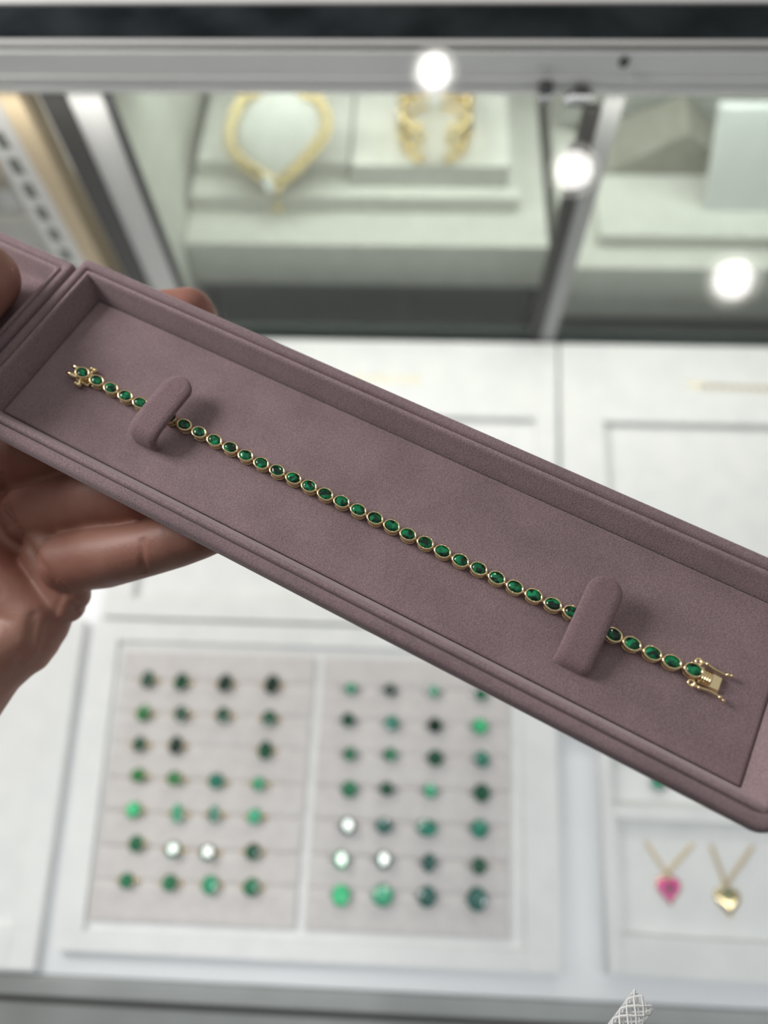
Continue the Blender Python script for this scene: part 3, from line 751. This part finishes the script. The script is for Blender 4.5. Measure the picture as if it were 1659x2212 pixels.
# clasp box (right end)
u1, v1 = U[-1]
body = MB().hexa([(u1 + 1.6, v1 - 2.3, .2), (u1 + 6.9, v1 - 2.0, .2), (u1 + 6.9, v1 + 2.2, .2), (u1 + 1.6, v1 + 2.2, .2)], [(u1 + 1.6, v1 - 1.9, 1.7), (u1 + 6.6, v1 - 1.5, 1.1), (u1 + 6.6, v1 + 1.7, 1.1), (u1 + 1.6, v1 + 1.9, 1.7)])
cb2 = obj('clasp_box', body, GOLD, br, bevel=.15)
rb = MB()
for k in range(4):
    rb.tube([(u1 + 2.3 + k * .55, v1 - 1.5, 1.75), (u1 + 2.3 + k * .55, v1 - .7, 2.25), (u1 + 2.3 + k * .55, v1 + .7, 2.25), (u1 + 2.3 + k * .55, v1 + 1.5, 1.75)], .34, 8)
obj('push_button', rb, GOLD, cb2, smooth=True)
for sg in (1, -1):
    arm = MB()
    P = [(u1 + .6, v1 + sg * 2.9, 1.5), (u1 + 2.2, v1 + sg * 3.0, 1.7), (u1 + 4.4, v1 + sg * 2.6, 1.6), (u1 + 6.4, v1 + sg * 2.6, 1.4), (u1 + 7.6, v1 + sg * 2.95, 1.4)]
    arm.tube(P, .34, 8)
    arm.tube([(u1 + .6 + .75 * cos(2 * pi * q / 12), v1 + sg * 2.7 + .75 * sin(2 * pi * q / 12), 1.5) for q in range(12)], .32, 6, closed=True)
    arm.ball((u1 + 7.2, v1 + sg * 2.8, 1.4), .55).ball((u1 + 8.1, v1 + sg * 3.1, 1.4), .45).ball((u1 + 2.4, v1 + sg * 3.0, 1.7), .5)
    obj('safety_arm', arm, GOLD, cb2, smooth=True)

# ------------------------------------------------------------------ hand
HAND = {
    'pinky': [(-97.8, 72.8, 258.0, 8.8), (-85.7, 72.8, 263.0, 8.99), (-79.7, 72.5, 266.0, 8.21), (-69.7, 73.2, 270.0, 7.55), (-62.7, 74.2, 273.0, 7.46), (-55.8, 74.4, 275.5, 6.14), (-47.0, 77.1, 277.5, 5.37), (-41.7, 80.1, 278.5, 4.4)],
    'ring_finger': [(-114.8, 89.7, 254.0, 9.29), (-100.5, 90.1, 261.0, 9.28), (-89.0, 89.2, 267.0, 9.01), (-75.9, 89.1, 272.0, 8.79), (-67.7, 90.8, 274.0, 8.47), (-58.8, 95.0, 276.0, 7.69), (-50.4, 102.1, 277.0, 6.21)],
    'middle': [(-128.2, 106.0, 256.0, 10.68), (-110.2, 105.2, 266.0, 9.93), (-96.6, 105.5, 272.0, 9.13), (-79.7, 115.0, 275.0, 8.09), (-60.7, 127.5, 276.5, 7.12)],
    'index': [(-144.8, 125.2, 252, 11.28), (-115.2, 138.2, 263, 9.83), (-88.3, 142.6, 275.0, 8.46), (-77.8, 147.9, 275.6, 8.25), (-70.0, 149.2, 275.8, 8.11)],
    'thumb': [(-175.1, 78.5, 251, 15.49), (-168.5, 99.9, 280, 13.85), (-143.5, 109.4, 304, 11.37), (-124.9, 122.9, 304, 10.7), (-121.6, 141.8, 298.2, 10.16)],
    'palm_ridge': [(-125.9, 102.7, 250.0, 8.81), (-115.2, 90.6, 252.0, 7.11), (-105.7, 78.5, 254.0, 6.05), (-99.7, 70.7, 254.0, 5.68), (-96.7, 64.7, 253.0, 4.83)],
    'palm_ridge_end': [(-108.0, 77.9, 250.0, 8.38), (-101.7, 67.8, 250.0, 6.84), (-99.3, 62.4, 250.0, 5.14)],
    'hypothenar': [(-134.0, 78.3, 247.0, 11.37), (-117.8, 64.7, 249.0, 9.58), (-108.9, 57.9, 249.0, 8.36), (-110.4, 53.6, 247.0, 9.43), (-122.5, 46.0, 246.0, 12.69), (-133.3, 32.5, 246.0, 16.91)],
    'hypothenar_edge': [(-106.3, 62.2, 247.0, 7.67), (-106.0, 56.9, 247.0, 6.78), (-110.4, 50.0, 245.0, 7.02)],
    'palm_core': [(-122.3, 93.1, 243.0, 11.86), (-124.0, 76.8, 240.0, 12.37), (-133.9, 60.4, 243.0, 15.35), (-144.7, 38.6, 246.0, 18.48)],
    'palm_radial': [(-143.6, 109.5, 246.0, 12.12), (-158.5, 97.0, 243.0, 16.52), (-167.9, 75.1, 245.0, 18.61), (-172.0, 45.7, 246.0, 18.85)],
    'palm_d': [(-155.6, 130.2, 244.0, 13.48), (-171.7, 112.4, 242.5, 17.05), (-179.2, 90.4, 245.3, 19.91), (-182.7, 55.1, 246.0, 20.62)],
    'forearm': [(-152.6, 30.5, 246.2, 19.8), (-175.0, 4.7, 248.0, 22.0), (-205.3, -30.1, 250.0, 24.0)],
    'web': [(-175.4, 80.9, 247.0, 15.96), (-162.8, 101.9, 245.0, 15.92), (-146.8, 118.8, 247.0, 13.15)],
}
mb = MB()
for nm, chn in HAND.items():
    for (x0, y0, z0, r0), (x1, y1, z1, r1) in zip(chn, chn[1:]):
        d = math.dist((x0, y0, z0), (x1, y1, z1)); n = max(2, int(d / (.22 * min(r0, r1))))
        for k in range(n + 1):
            t = k / n; mb.ball((x0 + (x1 - x0) * t, y0 + (y1 - y0) * t, z0 + (z1 - z0) * t), r0 + (r1 - r0) * t, n=20, m=12)
tmp = obj('hand_cage', mb, SKIN)
rm = tmp.modifiers.new('remesh', 'REMESH'); rm.mode = 'VOXEL'; rm.voxel_size = .65 * S
sm = tmp.modifiers.new('smooth', 'SMOOTH'); sm.factor = .5; sm.iterations = 14
dg = bpy.context.evaluated_depsgraph_get()
hm = bpy.data.meshes.new_from_object(tmp.evaluated_get(dg))
hloc = tmp.location.copy()
bpy.data.objects.remove(tmp)
CREASES = [
   ([(-123.1, 90.7), (-115.1, 81.8), (-107.4, 73.2), (-98.7, 65.0), (-92.5, 59.1)], .6, 1.0),
   ([(-78.9, 81), (-77.6, 75.5), (-75.5, 69.3)], .35, .9),
   ([(-105.5, 57.1), (-104.4, 49.1), (-105.5, 43.8)], .6, 1.6),
   ([(-98.7, 63.6), (-99.8, 56.7), (-100.5, 48.7)], .4, 1.1),
   ([(-130.7, 113.2), (-125.5, 96.8), (-120.1, 84.5)], .6, 1.5),
   ([(-121, 60), (-116, 52), (-118, 44)], .4, 1.6),
]
def segd(p, a, b):
    ax, ay = a; bx, by = b; dx, dy = bx - ax, by - ay
    t = max(0, min(1, ((p[0] - ax) * dx + (p[1] - ay) * dy) / (dx * dx + dy * dy)))
    return math.hypot(p[0] - ax - dx * t, p[1] - ay - dy * t)
for v in hm.vertices:
    p = (v.co + hloc) / S
    if v.normal.z < .1 or p.z > 285: continue
    # slide along the sight from above so the creases stay where the palm folds
    k = (450 - 256) / (450 - p.z)
    q = (p.x * k, p.y * k)
    disp = 0
    for pl, dep, wd in CREASES:
        dmin = min(segd(q, a, b) for a, b in zip(pl, pl[1:]))
        if dmin < wd * 3: disp += dep * math.exp(-(dmin / wd) ** 2)
    if disp: v.co -= v.normal * min(disp, 1.0) * S
hm.name = 'hand'
for p in hm.polygons: p.use_smooth = True
hand = bpy.data.objects.new('hand', hm); COL.objects.link(hand); hand.location = hloc
tag(hand, 'left hand of a person cradling the open mauve box from below', 'hand')
def nail(c, fwd, nrm, L_, W_):
    fwd = Vector(fwd).normalized(); nrm = Vector(nrm).normalized(); sd = fwd.cross(nrm)
    mb = MB(); rings = []
    for i in range(9):
        t = i / 8; rr = []
        wv = W_ * (.75 + .25 * sin(pi * min(1, t * 1.2)))
        for j in range(9):
            s_ = -1 + j / 4
            rr.append(Vector(c) + fwd * (t - .5) * L_ + sd * s_ * wv - nrm * (s_ * s_ * W_ * .42) - hloc / S)
        rings.append(rr)
    mb.loft(rings, False)
    o = obj('fingernail', mb, NAIL, hand, smooth=True)
    so = o.modifiers.new('solid', 'SOLIDIFY'); so.thickness = .0005
    return o
nail((-121.5, 144.8, 308.6), (.1, 1, -.35), (.15, .35, 1), 12, 5.8)
nail((-70.0, 155.5, 263.0), (1, .1, .1), (.25, .1, -1), 11, 5.5)
# ring worn on the finger, mostly hidden below the box
wr = MB(); c = Vector((-100.0, 107.0, 268.0)); ax = Vector((.8, .28, .5)).normalized(); e1 = ax.orthogonal().normalized(); e2 = ax.cross(e1)
wr.tube([c + (e1 * cos(2 * pi * k / 40) + e2 * sin(2 * pi * k / 40)) * 10.0 for k in range(40)], 1.1, 8, closed=True)
tag(obj('finger_ring', wr, SILVER, smooth=True), 'polished silver ring worn on the finger below the box edge', 'ring')

# white mesh ribbon end lying on the top glass, near the bottom edge
rib = MB()
A, B_ = Vector((63.3, -30.9, 226.3)), Vector((46, -49, 226.3))
d = (B_ - A).normalized(); sd = Vector((-d.y, d.x, 0))
Ls = (B_ - A).length
for k in range(int(Ls / 1.5)):
    for j in range(6):
        a = 2 * pi * (j + .5 * (k % 2)) / 6
        p = A + d * k * 1.5 + sd * 2.9 * cos(a) + Vector((0, 0, 2.5 * sin(a)))
        for s1 in (.5, -.5):
            a2 = 2 * pi * (j + .5 * (k % 2) + s1) / 6
            rib.tube([p, A + d * (k + 1) * 1.5 + sd * 2.9 * cos(a2) + Vector((0, 0, 2.5 * sin(a2)))], .3, 5)
tag(obj('mesh_ribbon', rib, PAPER), 'white honeycomb mesh ribbon end at the bottom right edge', 'ribbon')
